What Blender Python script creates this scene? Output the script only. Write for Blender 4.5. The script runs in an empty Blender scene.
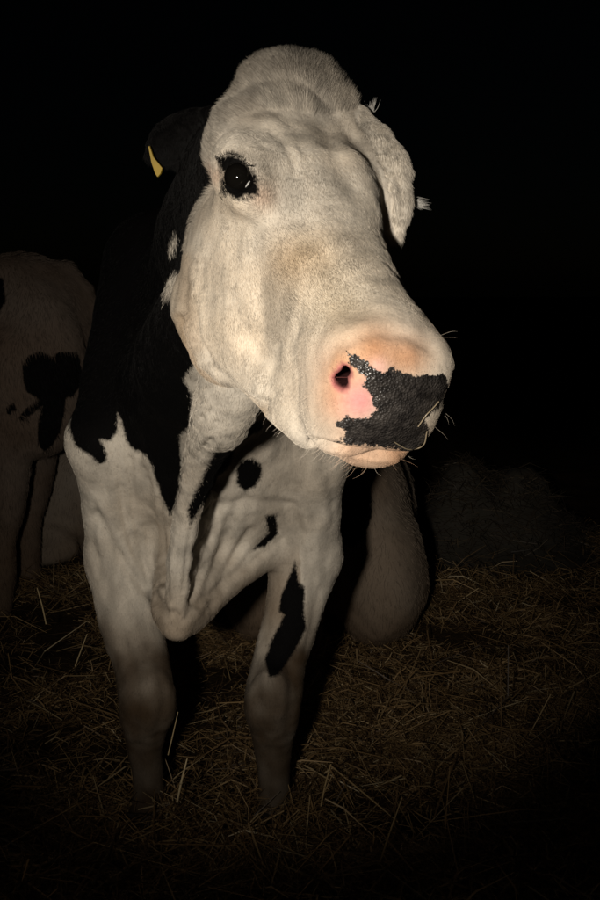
import bpy, math, random
import numpy as np
from mathutils import Vector, Matrix

# ------------------------------------------------------------------ camera
PITCH = math.radians(10); CAM_H = 1.35; F_PX = 950.0          # focal length in pixels of a 600 x 900 frame
sc = bpy.context.scene
cam_d = bpy.data.cameras.new('camera'); cam = bpy.data.objects.new('camera', cam_d)
sc.collection.objects.link(cam); sc.camera = cam
cam.location = (0, 0, CAM_H); cam.rotation_euler = (math.pi/2 - PITCH, 0, 0)
cam_d.sensor_fit = 'VERTICAL'; cam_d.sensor_height = 36.0; cam_d.lens = 36.0*F_PX/900.0
cam_d.clip_start = 0.05; cam_d.clip_end = 500

# ------------------------------------------------------------------ night sky, moonless sun lamp, the photographer's flash
SUN_EL, SUN_ROT = math.radians(12), math.radians(200)
world = bpy.data.worlds.new('World'); sc.world = world; world.use_nodes = True
wn = world.node_tree; bg = wn.nodes['Background']
sky = wn.nodes.new('ShaderNodeTexSky'); sky.sky_type = 'NISHITA'; sky.sun_disc = False
sky.sun_elevation = SUN_EL; sky.sun_rotation = SUN_ROT
wn.links.new(sky.outputs[0], bg.inputs[0]); bg.inputs[1].default_value = 0.0001
sun_d = bpy.data.lights.new('night_sun', 'SUN'); sun = bpy.data.objects.new('night_sun', sun_d)
sc.collection.objects.link(sun); sun_d.energy = 0.002; sun_d.angle = math.radians(10); sun_d.color = (1, .9, .8)
sun.rotation_euler = (math.radians(78), 0, math.radians(20)); sun.location = (0, -3, 6)

def px_dir(px, py):
    f = np.array([0, math.cos(PITCH), -math.sin(PITCH)]); up = np.array([0, math.sin(PITCH), math.cos(PITCH)])
    return f + (px-300)/F_PX*np.array([1., 0, 0]) + (450-py)/F_PX*up
def at(px, py, Y):                      # the point on a photo ray at distance Y ahead of the lens
    d = px_dir(px, py); return np.array([0, 0, CAM_H]) + d*(Y/d[1])
def on_ground(px, py, z=0.0):
    d = px_dir(px, py); return np.array([0, 0, CAM_H]) + d*((z-CAM_H)/d[2])
def project(P):
    v = P-np.array([0, 0, CAM_H]); f = np.array([0, math.cos(PITCH), -math.sin(PITCH)]); up = np.array([0, math.sin(PITCH), math.cos(PITCH)])
    z = np.maximum(v@f, 1e-3); return 300+F_PX*v[:, 0]/z, 450-F_PX*(v@up)/z

FLASH_POS = Vector((-0.23, -0.08, 1.345)); FLASH_AIM = Vector(at(218, 395, 1.6))
fl_d = bpy.data.lights.new('camera_flash', 'SPOT'); flash = bpy.data.objects.new('camera_flash', fl_d)
sc.collection.objects.link(flash); flash.location = FLASH_POS
flash.rotation_euler = (FLASH_AIM-FLASH_POS).to_track_quat('-Z', 'Y').to_euler()
fl_d.energy = 104; fl_d.color = (1.0, .91, .79); fl_d.shadow_soft_size = .035
fl_d.spot_size = math.radians(55); fl_d.spot_blend = 1.0

vs = sc.view_settings; vs.view_transform = 'Standard'; vs.look = 'None'; vs.gamma = 1; vs.exposure = 0; vs.use_curve_mapping = False
sc.cycles.max_bounces = 5; sc.cycles.use_adaptive_sampling = True; sc.cycles.use_denoising = True

# ------------------------------------------------------------------ numpy helpers
rng = np.random.default_rng(7)
def hash3(i, j, k, s):
    n = (i*374761393 + j*668265263 + k*2147483647 + s*1274126177) & 0x7fffffff
    n = ((n ^ (n >> 13))*1274126177) & 0x7fffffff
    return ((n ^ (n >> 16)) & 0xffff)/65535.0
def vnoise(P, s=0):                      # value noise in -1..1
    i = np.floor(P).astype(np.int64); f = P-i; f = f*f*(3-2*f); r = 0
    for a in (0, 1):
        for b in (0, 1):
            for c in (0, 1):
                w = (f[:, 0] if a else 1-f[:, 0])*(f[:, 1] if b else 1-f[:, 1])*(f[:, 2] if c else 1-f[:, 2])
                r = r + w*hash3(i[:, 0]+a, i[:, 1]+b, i[:, 2]+c, s)
    return r*2-1
def fbm(P, o=3, s=0):
    r = 0; a = 1
    for k in range(o): r = r + a*vnoise(P*(2**k), s+k); a *= .5
    return r
def sst(a, b, x):
    t = np.clip((x-a)/(b-a), 0, 1); return t*t*(3-2*t)
def smin(a, b, k):
    h = np.clip(.5+.5*(b-a)/k, 0, 1); return b+(a-b)*h-k*h*(1-h)
def smax(a, b, k): return -smin(-a, -b, k)
def rcone(P, a, b, ra, rb):
    a = np.asarray(a, float); b = np.asarray(b, float); ab = b-a
    t = np.clip(((P-a)@ab)/(ab@ab), 0, 1)
    return np.linalg.norm(P-a-t[:, None]*ab, axis=1)-(ra+(rb-ra)*t)
def ell(P, c, r, R=None):
    q = P-np.asarray(c, float)
    if R is not None: q = q@R
    r = np.asarray(r, float); k0 = np.linalg.norm(q/r, axis=1); k1 = np.linalg.norm(q/(r*r), axis=1)
    return k0*(k0-1)/np.maximum(k1, 1e-9)
def rbox(P, c, h, rd, R=None):
    q = P-np.asarray(c, float)
    if R is not None: q = q@R
    q = np.abs(q)-(np.asarray(h, float)-rd)
    return np.linalg.norm(np.maximum(q, 0), axis=1)+np.minimum(q.max(1), 0)-rd
def bounds(pts, rad):
    p = np.asarray(pts, float); c = (p.min(0)+p.max(0))/2; return c, np.linalg.norm(p-c, axis=1).max()+np.max(rad)
def add(f, P, k, c, R, fn):               # smooth union, evaluated only where the new shape can matter
    m = np.linalg.norm(P-np.asarray(c, float), axis=1)-R < f+k
    if m.any():
        f = f.copy(); f[m] = smin(f[m], fn(P[m]), k)
    return f
def add_ell(f, P, k, c, r, R=None): return add(f, P, k, c, max(r), lambda q: ell(q, c, r, R))
def add_cone(f, P, k, a, b, ra, rb):
    c, R = bounds([a, b], [ra, rb]); return add(f, P, k, c, R, lambda q: rcone(q, a, b, ra, rb))
def add_chain(f, P, k, pts, rad, n=4):
    c, R = bounds(pts, rad); return add(f, P, k, c, R+.05, lambda q: chain(q, pts, rad, n))
def spline(pts, rad, n=6):               # Catmull-Rom through points (with their radii)
    A = np.concatenate([np.asarray(pts, float), np.asarray(rad, float)[:, None]], 1)
    A = np.concatenate([[2*A[0]-A[1]], A, [2*A[-1]-A[-2]]]); out = []
    for i in range(1, len(A)-2):
        for t in np.linspace(0, 1, n, endpoint=False):
            a, b, c, d = A[i-1], A[i], A[i+1], A[i+2]
            out.append(.5*(2*b+(c-a)*t+(2*a-5*b+4*c-d)*t*t+(3*b-a-3*c+d)*t**3))
    out.append(A[-2]); return np.array(out)
def chain(P, pts, rad, n=5):
    S = spline(pts, rad, n); f = None
    for i in range(len(S)-1):
        g = rcone(P, S[i, :3], S[i+1, :3], S[i, 3], S[i+1, 3]); f = g if f is None else np.minimum(f, g)
    return f
def frame(z, x):                         # columns x,y,z; z main axis
    z = np.asarray(z, float); z = z/np.linalg.norm(z); x = np.asarray(x, float); x = x-z*(x@z); x = x/np.linalg.norm(x)
    return np.stack([x, np.cross(z, x), z], 1)

def grid_axis(lo, hi, steps):            # steps: list of (upto, step)
    v = [lo]
    while v[-1] < hi:
        for upto, s in steps:
            if v[-1] < upto: break
        v.append(v[-1]+s)
    n = (-(len(v)-1)) % 4
    for _ in range(n): v.append(v[-1]+s)
    return np.array(v)
def surface(fun, xs, ys, zs):
    B = 4
    cx, cy, cz = xs[::B], ys[::B], zs[::B]
    mid = lambda v: (v[1:]+v[:-1])/2
    X, Y, Z = np.meshgrid(mid(cx), mid(cy), mid(cz), indexing='ij')
    dx, dy, dz = np.meshgrid(np.diff(cx), np.diff(cy), np.diff(cz), indexing='ij')
    diag = np.sqrt(dx*dx+dy*dy+dz*dz)/2
    fc = fun(np.stack([X.ravel(), Y.ravel(), Z.ravel()], 1)).reshape(X.shape)
    near = np.abs(fc) < diag*1.6+.012
    sgn = np.where(fc < 0, -1., 1.).astype(np.float32)
    V = np.ones((len(xs), len(ys), len(zs)), np.float32)
    big = np.repeat(np.repeat(np.repeat(sgn, B, 0), B, 1), B, 2)
    V[:-1, :-1, :-1] = big
    M = np.zeros(V.shape, bool)
    nb = np.argwhere(near)
    off = np.stack(np.meshgrid(*[np.arange(B+1)]*3, indexing='ij'), -1).reshape(-1, 3)
    idx = (nb[:, None, :]*B+off[None]).reshape(-1, 3)
    M[idx[:, 0], idx[:, 1], idx[:, 2]] = True
    I = np.argwhere(M)
    vals = np.empty(len(I), np.float32)
    for s in range(0, len(I), 400000):
        q = I[s:s+400000]; vals[s:s+400000] = fun(np.stack([xs[q[:, 0]], ys[q[:, 1]], zs[q[:, 2]]], 1))
    V[M] = vals
    ins = V < 0
    c = [ins[a:ins.shape[0]-1+a, b:ins.shape[1]-1+b, d:ins.shape[2]-1+d] for a in (0, 1) for b in (0, 1) for d in (0, 1)]
    act = np.logical_or.reduce(c) & ~np.logical_and.reduce(c)
    A = np.argwhere(act); vid = np.full(act.shape, -1, np.int64); vid[act] = np.arange(len(A))
    acc = np.zeros((len(A), 3)); cnt = np.zeros(len(A))
    ax = (xs, ys, zs)
    for d in range(3):
        o1, o2 = [e for e in range(3) if e != d]
        for p in (0, 1):
            for q in (0, 1):
                s = A.copy(); s[:, o1] += p; s[:, o2] += q; e = s.copy(); e[:, d] += 1
                va = V[s[:, 0], s[:, 1], s[:, 2]]; vb = V[e[:, 0], e[:, 1], e[:, 2]]
                m = (va < 0) != (vb < 0)
                t = np.where(m, va/np.where(m, va-vb, 1), 0)
                pt = np.stack([ax[g][s[:, g]] for g in range(3)], 1)
                pt[:, d] += t*(ax[d][e[:, d]]-ax[d][s[:, d]])
                acc += pt*m[:, None]; cnt += m
    verts = acc/cnt[:, None]
    faces = []
    for d in range(3):
        o1, o2 = (d+1) % 3, (d+2) % 3
        sl = [slice(None)]*3; sl2 = [slice(None)]*3; sl[d] = slice(0, -1); sl2[d] = slice(1, None)
        a = ins[tuple(sl)]; b = ins[tuple(sl2)]
        E_ = np.argwhere(a != b)
        ok = (E_[:, o1] > 0) & (E_[:, o2] > 0) & (E_[:, o1] < act.shape[o1]) & (E_[:, o2] < act.shape[o2]); E_ = E_[ok]
        flip = ~a[E_[:, 0], E_[:, 1], E_[:, 2]]
        qs = []
        for p, q in ((-1, -1), (0, -1), (0, 0), (-1, 0)):
            s = E_.copy(); s[:, o1] += p; s[:, o2] += q; qs.append(vid[s[:, 0], s[:, 1], s[:, 2]])
        Q = np.stack(qs, 1); Q[flip] = Q[flip][:, ::-1]; faces.append(Q)
    faces = np.concatenate(faces); faces = faces[(faces >= 0).all(1)]
    return verts, faces
def mesh_np(name, V, Fq, smooth=True):
    me = bpy.data.meshes.new(name); n = Fq.shape[1]
    me.vertices.add(len(V)); me.vertices.foreach_set('co', np.asarray(V, np.float32).ravel())
    me.loops.add(Fq.size); me.loops.foreach_set('vertex_index', Fq.astype(np.int32).ravel())
    me.polygons.add(len(Fq)); me.polygons.foreach_set('loop_start', np.arange(0, Fq.size, n, dtype=np.int32))
    me.update(calc_edges=True); me.validate()
    me.polygons.foreach_set('use_smooth', np.full(len(me.polygons), smooth)); me.update()
    return me
def vnormals(V, Fq):
    n = np.cross(V[Fq[:, 2]]-V[Fq[:, 0]], V[Fq[:, 3]]-V[Fq[:, 1]]); r = np.zeros_like(V)
    for k in range(4): np.add.at(r, Fq[:, k], n)
    return r/np.maximum(np.linalg.norm(r, axis=1), 1e-12)[:, None]
def attr(me, name, vals):
    a = me.attributes.new(name, 'FLOAT', 'POINT'); a.data.foreach_set('value', np.asarray(vals, np.float32))
def cattr(me, name, rgb):
    a = me.attributes.new(name, 'FLOAT_COLOR', 'POINT')
    a.data.foreach_set('color', np.concatenate([rgb, np.ones((len(rgb), 1))], 1).astype(np.float32).ravel())
def poly_sd(x, y, poly):                 # signed distance to a polygon, positive inside, same unit as the input
    poly = np.asarray(poly, float); d = np.full(len(x), 1e9); ins = np.zeros(len(x), bool)
    for i in range(len(poly)):
        a = poly[i]; b = poly[(i+1) % len(poly)]; e = b-a
        t = np.clip(((x-a[0])*e[0]+(y-a[1])*e[1])/(e@e+1e-9), 0, 1)
        d = np.minimum(d, np.hypot(x-a[0]-t*e[0], y-a[1]-t*e[1]))
        cr = (a[1] > y) != (b[1] > y)
        ins ^= cr & (x < (b[0]-a[0])*(y-a[1])/(b[1]-a[1]+1e-12)+a[0])
    return np.where(ins, d, -d)

# ------------------------------------------------------------------ object helpers
col = sc.collection
def obj(name, me, mat=None, parent=None):
    o = bpy.data.objects.new(name, me); col.objects.link(o)
    if mat: me.materials.append(mat)
    if parent: o.parent = parent
    return o
def thing(name, label, cat, loc=(0, 0, 0), group=None):
    o = bpy.data.objects.new(name, None); col.objects.link(o); o.location = loc; o.empty_display_size = .1
    o['label'] = label; o['category'] = cat
    if group: o['group'] = group
    return o
def to_local(me_verts, loc): return me_verts-np.asarray(loc)

# ------------------------------------------------------------------ materials
def newmat(name):
    m = bpy.data.materials.new(name); m.use_nodes = True; nt = m.node_tree; b = nt.nodes['Principled BSDF']; return m, nt, b
def node(nt, t, **kw):
    n = nt.nodes.new(t)
    for k, v in kw.items(): setattr(n, k, v)
    return n
def mixc(nt, fac, a, b):
    n = node(nt, 'ShaderNodeMix', data_type='RGBA')
    for s, v in ((n.inputs[0], fac), (n.inputs[6], a), (n.inputs[7], b)):
        if hasattr(v, 'default_value') or hasattr(v, 'is_linked'): nt.links.new(v, s)
        else: s.default_value = v
    return n.outputs[2]
def math_(nt, op, a, b=None, clamp=False):
    n = node(nt, 'ShaderNodeMath', operation=op, use_clamp=clamp)
    for s, v in ((n.inputs[0], a), (n.inputs[1], b)):
        if v is None: continue
        if hasattr(v, 'is_linked'): nt.links.new(v, s)
        else: s.default_value = v
    return n.outputs[0]
def noise(nt, scale, detail=3, rough=.55, vec=None):
    n = node(nt, 'ShaderNodeTexNoise'); n.inputs['Scale'].default_value = scale; n.inputs['Detail'].default_value = detail; n.inputs['Roughness'].default_value = rough
    if vec is None:
        tc = node(nt, 'ShaderNodeTexCoord'); vec = tc.outputs['Object']
    nt.links.new(vec, n.inputs['Vector']); return n.outputs['Fac']
def hide_mat(name, black=(.0025, .0022, .0022, 1)):
    m, nt, b = newmat(name)
    at_t = node(nt, 'ShaderNodeAttribute', attribute_name='tint'); at_c = node(nt, 'ShaderNodeAttribute', attribute_name='coat')
    at_n = node(nt, 'ShaderNodeAttribute', attribute_name='nose')
    n1 = noise(nt, 130, 3); n2 = noise(nt, 420, 2)
    e = math_(nt, 'ADD', math_(nt, 'MULTIPLY', math_(nt, 'SUBTRACT', n1, .5), .010), math_(nt, 'MULTIPLY', math_(nt, 'SUBTRACT', n2, .5), .007))
    cf = math_(nt, 'MULTIPLY_ADD', math_(nt, 'ADD', at_c.outputs['Fac'], e), 150., True)
    cf.node.inputs[2].default_value = .5
    nf = math_(nt, 'MULTIPLY_ADD', math_(nt, 'ADD', at_n.outputs['Fac'], math_(nt, 'MULTIPLY', e, .95)), 700., True); nf.node.inputs[2].default_value = .5
    # fine streaky fur tone
    v = math_(nt, 'MULTIPLY_ADD', noise(nt, 210, 4, .65), .5); v.node.inputs[2].default_value = .75
    tint = mixc(nt, 1.0, at_t.outputs['Color'], v); tint.node.blend_type = 'MULTIPLY'
    c1 = mixc(nt, cf, tint, black)
    vor = node(nt, 'ShaderNodeTexVoronoi'); vor.inputs['Scale'].default_value = 380; tc = node(nt, 'ShaderNodeTexCoord'); nt.links.new(tc.outputs['Object'], vor.inputs['Vector'])
    n3 = noise(nt, 90, 4, .7)
    rmp = node(nt, 'ShaderNodeValToRGB'); rmp.color_ramp.elements[0].position = .38; rmp.color_ramp.elements[1].position = .75
    rmp.color_ramp.elements[0].color = (.012, .0105, .010, 1); rmp.color_ramp.elements[1].color = (.060, .053, .048, 1); nt.links.new(n3, rmp.inputs[0])
    c2 = mixc(nt, nf, c1, rmp.outputs[0])
    nt.links.new(c2, b.inputs['Base Color'])
    r = math_(nt, 'MULTIPLY_ADD', nf, -.48); r.node.inputs[2].default_value = .82; nt.links.new(r, b.inputs['Roughness'])
    sp = math_(nt, 'MULTIPLY_ADD', nf, .55); sp.node.inputs[2].default_value = .08; nt.links.new(sp, b.inputs['Specular IOR Level'])
    bump = node(nt, 'ShaderNodeBump'); bump.inputs['Distance'].default_value = .0035
    bs = math_(nt, 'MULTIPLY_ADD', math_(nt, 'MULTIPLY', nf, noise(nt, 45, 2)), .34); bs.node.inputs[2].default_value = .28; nt.links.new(bs, bump.inputs['Strength'])
    h = math_(nt, 'ADD', math_(nt, 'MULTIPLY', math_(nt, 'SUBTRACT', 1., nf), noise(nt, 150, 4, .6)), math_(nt, 'MULTIPLY', nf, vor.outputs['Distance']))
    nt.links.new(h, bump.inputs['Height']); nt.links.new(bump.outputs[0], b.inputs['Normal'])
    return m
HIDE = hide_mat('cow_hide')
m, nt, b = newmat('cow_fur')
a_ = node(nt, 'ShaderNodeAttribute', attribute_name='tint'); nt.links.new(a_.outputs['Color'], b.inputs['Base Color'])
b.inputs['Roughness'].default_value = .6; b.inputs['Specular IOR Level'].default_value = .16; FUR = m
def plain(name, c, rough=.6, spec=.3):
    m, nt, b = newmat(name); v = noise(nt, 60, 3)
    nt.links.new(mixc(nt, v, tuple(x*.8 for x in c)+(1,), tuple(min(1, x*1.2) for x in c)+(1,)), b.inputs['Base Color'])
    b.inputs['Roughness'].default_value = rough; b.inputs['Specular IOR Level'].default_value = spec; return m
EYE = plain('eye_dark', (.004, .0035, .003), .04, .6); SCLERA = plain('eye_white', (.75, .74, .72), .2, .5)
TAG = plain('tag_yellow', (.30, .20, .012), .5); HORN = plain('hoof_horn', (.03, .024, .018), .5)

# ------------------------------------------------------------------ ground
def ground_z(x, y): 
    P = np.stack([x, y, np.zeros_like(x)], 1)
    return .03*fbm(P*1.1+5, 2, 3)+.018*fbm(P*5., 2, 9)
m, nt, b = newmat('straw_litter')
n1 = noise(nt, 3.5, 5, .6); n2 = noise(nt, 60, 4, .7)
r = node(nt, 'ShaderNodeValToRGB'); r.color_ramp.elements[0].color = (.016, .010, .005, 1); r.color_ramp.elements[1].color = (.10, .062, .03, 1)
nt.links.new(math_(nt, 'MULTIPLY_ADD', n1, .5), r.inputs[0]); r.inputs[0].links[0].from_node.inputs[2].default_value = 0
nt.links.new(math_(nt, 'MULTIPLY', n2, .4), r.inputs[0].links[0].from_node.inputs[2])
nt.links.new(r.outputs[0], b.inputs['Base Color']); b.inputs['Roughness'].default_value = .95; b.inputs['Specular IOR Level'].default_value = .1
bp = node(nt, 'ShaderNodeBump'); bp.inputs['Distance'].default_value = .02; nt.links.new(n2, bp.inputs['Height']); nt.links.new(bp.outputs[0], b.inputs['Normal'])
GROUND = m
gx = np.concatenate([np.linspace(-60, -3.2, 12), np.linspace(-3, 3, 121), np.linspace(3.2, 60, 12)])
gy = np.concatenate([np.linspace(-20, .3, 8), np.linspace(.5, 7, 131), np.linspace(7.3, 90, 14)])
GX, GY = np.meshgrid(gx, gy, indexing='ij')
gz = ground_z(GX.ravel(), GY.ravel()); V = np.stack([GX.ravel(), GY.ravel(), gz], 1)
ii = np.arange(V.shape[0]).reshape(GX.shape)
Q = np.stack([ii[:-1, :-1], ii[1:, :-1], ii[1:, 1:], ii[:-1, 1:]], -1).reshape(-1, 4)
g = obj('ground', mesh_np('ground', V, Q), GROUND); g['kind'] = 'structure'

# ================================================================== the cow in front
HR = np.array([[0.2992, 0.8985, 0.3211], [-0.7405, 0.4309, -0.5158], [-0.6018, -0.0835, 0.7943]])
u_, s_, vt_ = np.linalg.svd(HR); HR = u_@vt_
HO = np.array([-0.0292, 1.3069, 1.6241])
def HL(u, l, d): return HO+HR@np.array([u, l, d])
EYE_L = (.2255, .1070, -.0375)
def f_nostril(w):
    n = rcone(w, (.530, .066, -.072), (.455, .006, -.098), .0080, .008)
    return np.minimum(n, rcone(w, (.530, .067, -.060), (.480, .016, -.080), .0060, .006))
def f_head_local(q):
    a = q.copy(); a[:, 1] = np.abs(q[:, 1])
    o = q.copy(); o[:, 1] = np.abs(q[:, 1]+.020)          # the head is cocked a little
    w = q.copy(); w[:, 1] = np.abs(q[:, 1]+.010)
    f = ell(q, (.014, .030, -.022), (.062, .080, .052))
    f = smin(f, ell(q, (.065, .088, -.055), (.065, .036, .045)), .03)
    f = smin(f, rbox(q, (.125, -.004, -.073), (.112, .086, .060), .055), .045)
    f = smin(f, ell(q, (.198, -.092, -.050), (.07, .032, .036)), .035); f = smin(f, ell(q, (.198, .045, -.052), (.07, .030, .036)), .035)
    f = smin(f, rcone(q*np.array([1, .92, 1.1]), np.array([.2, 0, -.082*1.1]), np.array([.47, -.008, -.078*1.1]), .066, .050), .04)
    f = smin(f, rcone(q*np.array([1, 1.0, .8]), np.array([.2, 0, -.150*.8]), np.array([.44, 0, -.130*.8]), .088, .066), .04)
    f = smin(f, ell(a, (.205, .072, -.205), (.130, .038, .120)), .025)
    f = smin(f, rcone(a, (.14, .062, -.288), (.46, .038, -.190), .042, .032), .025)
    f = smin(f, ell(q, (.490, -.010, -.097), (.082, .068, .075)), .03)
    f = smin(f, ell(w, (.505, .034, -.122), (.052, .034, .058)), .02)
    f = smin(f, ell(w, (.505, .036, -.062), (.040, .032, .032)), .015)
    f = smin(f, ell(q, (.492, .006, -.168), (.058, .056, .030)), .008)
    f = smax(f, q[:, 0]-.556+.22*(q[:, 2]+.08), .03)
    f = smax(f, -ell(q, (.235, -.111, -.031), (.019, .014, .014)), .008)
    f = smax(f, -ell(q, (.205, .086, -.070), (.017, .012, .013)), .008)
    return smax(f, -f_nostril(w), .006)
def f_head(P):
    q = (P-HO)@HR                        # u (to the nose), l (cow's left), d (out of the forehead)
    d = np.linalg.norm(q-np.array([.25, 0, -.12]), axis=1)-.42
    m = d < .06; f = d.copy()
    if m.any(): f[m] = f_head_local(q[m])
    return f
def ear(P, pts, rad, nrm, flat=3.0):      # a leaf of skin: a tube flattened along nrm, hollowed on that side
    c, R = bounds(pts, rad); d = np.linalg.norm(P-c, axis=1)-R; m = d < .05; f = d.copy()
    if not m.any(): return f
    B = frame(nrm, np.asarray(pts[-1])-np.asarray(pts[0])); S = np.array([1, 1, flat])
    q = ((P[m]-c)@B)*S; pq = ((np.asarray(pts)-c)@B)*S
    e = chain(q, pq, rad, 4)/1.6
    q2 = q-np.array([0, 0, .020*flat]); e = smax(e, -chain(q2, pq, np.asarray(rad)*.85, 3)/1.6, .006)
    f[m] = e; return f
LEAR = [at(338, 128, 1.30), at(355, 147, 1.285), at(374, 172, 1.255), at(387, 202, 1.23), at(398, 237, 1.21)]
REAR = [at(212, 130, 1.40), at(190, 136, 1.45), at(168, 146, 1.51), at(150, 160, 1.55)]
def f_ears(P):
    f = ear(P, LEAR, [.036, .044, .047, .033, .009], np.array([.35, .9, .15]))
    f = smin(f, rcone(P, at(346, 148, 1.275), at(366, 182, 1.25), .030, .018), .02)
    return np.minimum(f, ear(P, REAR, [.03, .036, .034, .010], np.array([-.1, -.9, -.3])))
XC = -.20
DEW = [HL(.17, 0, -.20), at(226, 405, 1.45), at(213, 434, 1.57), at(200, 465, 1.68), at(187, 515, 1.79), at(178, 570, 1.86), at(176, 628, 1.91)]
DEWR = [.06, .050, .040, .031, .025, .023, .021]
DEWS = spline(DEW, DEWR, 4)
def f_body(P):
    f = ell(P, (XC, 2.95, 1.02), (.37, .95, .42))
    f = add_ell(f, P, .15, (XC, 3.15, .92), (.42, .65, .38))
    f = add_ell(f, P, .15, (XC, 3.85, 1.12), (.29, .33, .33))
    f = add_ell(f, P, .10, (XC+.005, 2.33, 1.05), (.24, .36, .38))
    for s, ps, el, leg in (
        (-1, at(106, 440, 2.10), at(122, 555, 2.26), [(130, 620, 2.22, .074), (141, 660, 2.19, .067), (146, 692, 2.14, .067), (145, 716, 2.14, .060), (145, 745, 2.15, .044), (148, 788, 2.14, .036), (144, 826, 2.11, .047), (141, 850, 2.07, .050)]),
        (1, at(312, 455, 2.14), at(306, 555, 2.28), [(291, 620, 2.24, .069), (280, 660, 2.21, .066), (274, 694, 2.16, .069), (274, 718, 2.16, .062), (273, 748, 2.17, .046), (274, 792, 2.15, .037), (272, 832, 2.12, .047), (271, 856, 2.07, .050)])):
        f = add_cone(f, P, .06, np.array([XC+s*.15, 2.45, 1.38]), ps, .15, .078)
        f = add_cone(f, P, .05, ps, el, .075, .080)
        f = add_ell(f, P, .05, at(150 if s < 0 else 268, 694, 2.105), (.040, .022, .055)); f = add_ell(f, P, .03, at(163 if s < 0 else 257, 708, 2.125), (.020, .026, .035))
        f = add_chain(f, P, .04, [el]+[at(*k[:3]) for k in leg], [.086]+[k[3] for k in leg], 3)
        hx = XC+s*.2
        f = add_chain(f, P, .06, [(hx, 3.9, 1.0), (hx+s*.04, 3.85, .75), (hx, 4.1, .5), (hx, 4.05, .25), (hx, 4.02, .04)], [.2, .14, .065, .045, .055], 2)
    f = add_chain(f, P, .10, [(XC, 2.55, 1.36), (XC+.03, 2.0, 1.43), HL(.02, 0, -.12)], [.17, .13, .08], 3)
    f = add_chain(f, P, .10, [(XC, 2.35, 1.04), (XC+.02, 1.85, 1.20), HL(.12, 0, -.20)], [.23, .14, .07], 3)
    # dewlap: a rounded rope with a web of skin behind it
    def dew(P):
        g = chain(P, DEW, DEWR, 4)
        for i in range(5, len(DEWS), 2):
            m_ = DEWS[i, :3]; g = smin(g, rcone(P, m_+[0, .02, 0], np.array([XC+.01, m_[1]+.34, m_[2]+.07]), .016, .04), .03)
        return g
    f = add(f, P, .03, (-.2, 1.9, 1.0), .75, dew)
    f = add_chain(f, P, .06, [at(180, 606, 1.98), at(192, 575, 2.12), at(215, 530, 2.3)], [.062, .088, .12], 3)      # brisket
    f = add_cone(f, P, .05, at(196, 612, 2.0), at(268, 545, 2.22), .018, .05)
    return f
def f_cow(P):
    return smin(smin(f_head(P), f_ears(P), .034), f_body(P), .025)

xs = grid_axis(-.72, .42, [(-.30, .0062), (.30, .0038), (9, .01)])
ys = grid_axis(.70, 4.5, [(1.5, .0038), (2.42, .0065), (9, .024)])
zs = grid_axis(-.06, 1.80, [(1.08, .0062), (9, .0038)])
V, Q = surface(f_cow, xs, ys, zs)
N = vnormals(V, Q)
print('cow verts', len(V))
CAMP = np.array([0, 0, CAM_H])
PX, PY = project(V)
facing = (N*(CAMP-V)).sum(1)/np.linalg.norm(CAMP-V, axis=1)
front = facing > -.15
scale = np.linalg.norm(V-CAMP, axis=1)/F_PX             # metres per photo pixel at each vertex
isear = f_ears(V) < .004
body_v = (f_body(V)-f_head(V)) < 0                      # not on the head
hd = ~body_v & ~isear
# folds of skin: lines read off the photograph, pressed into (or raised on) the surface
def line_dist(poly):
    d = np.full(len(V), 1e9)
    for a, b in zip(poly[:-1], poly[1:]):
        ex, ey = b[0]-a[0], b[1]-a[1]; t = np.clip(((PX-a[0])*ex+(PY-a[1])*ey)/(ex*ex+ey*ey), 0, 1)
        d = np.minimum(d, np.hypot(PX-a[0]-t*ex, PY-a[1]-t*ey))
    return d
disp = np.zeros(len(V))
def fold(poly, w, depth, cond):
    global disp
    d = line_dist(poly); disp += -depth*np.exp(-(d/w)**2)*cond*sst(0, .35, facing)
    disp += depth*.25*np.exp(-((d-2.0*w)/w)**2)*cond*sst(0, .35, facing)
fold([(179, 318), (184, 345), (197, 368), (222, 390), (262, 410)], 3.6, .0075, hd)
fold([(192, 300), (198, 340), (215, 370), (240, 392), (264, 402)], 3.6, .005, hd)
for xx in (184, 190, 197): fold([(xx+6, 262), (xx-1, 300), (xx+1, 335), (xx+12, 358)], 2.8, .0030, hd)
fold([(186, 285), (186, 320)], 4, .003, hd)
fold([(268, 424), (268, 400), (273, 372), (278, 345)], 6, .005, hd)
fold([(232, 300), (246, 335), (262, 360)], 9, .004, hd)
fold([(300, 215), (330, 260), (352, 305)], 14, .004, hd)
fold([(216, 150), (226, 136), (246, 126), (268, 128), (284, 142), (292, 158), (296, 176)], 4.0, .0022, hd)
fold([(218, 138), (240, 114), (268, 112), (290, 124), (304, 150)], 5, .0014, hd)
fold([(222, 154), (232, 146), (246, 150), (256, 162)], 4, .0008, hd)
fold([(222, 104), (250, 88), (285, 82), (315, 94), (338, 118), (352, 140)], 6, .0030, hd)
fold([(318, 100), (328, 135), (338, 165), (352, 185)], 9, .0035, hd)
fold([(345, 343), (372, 333), (405, 334), (430, 345)], 6, .0022, hd)
fold([(312, 441), (345, 449), (380, 454), (412, 456), (428, 444)], 3.2, .008, hd)
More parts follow.
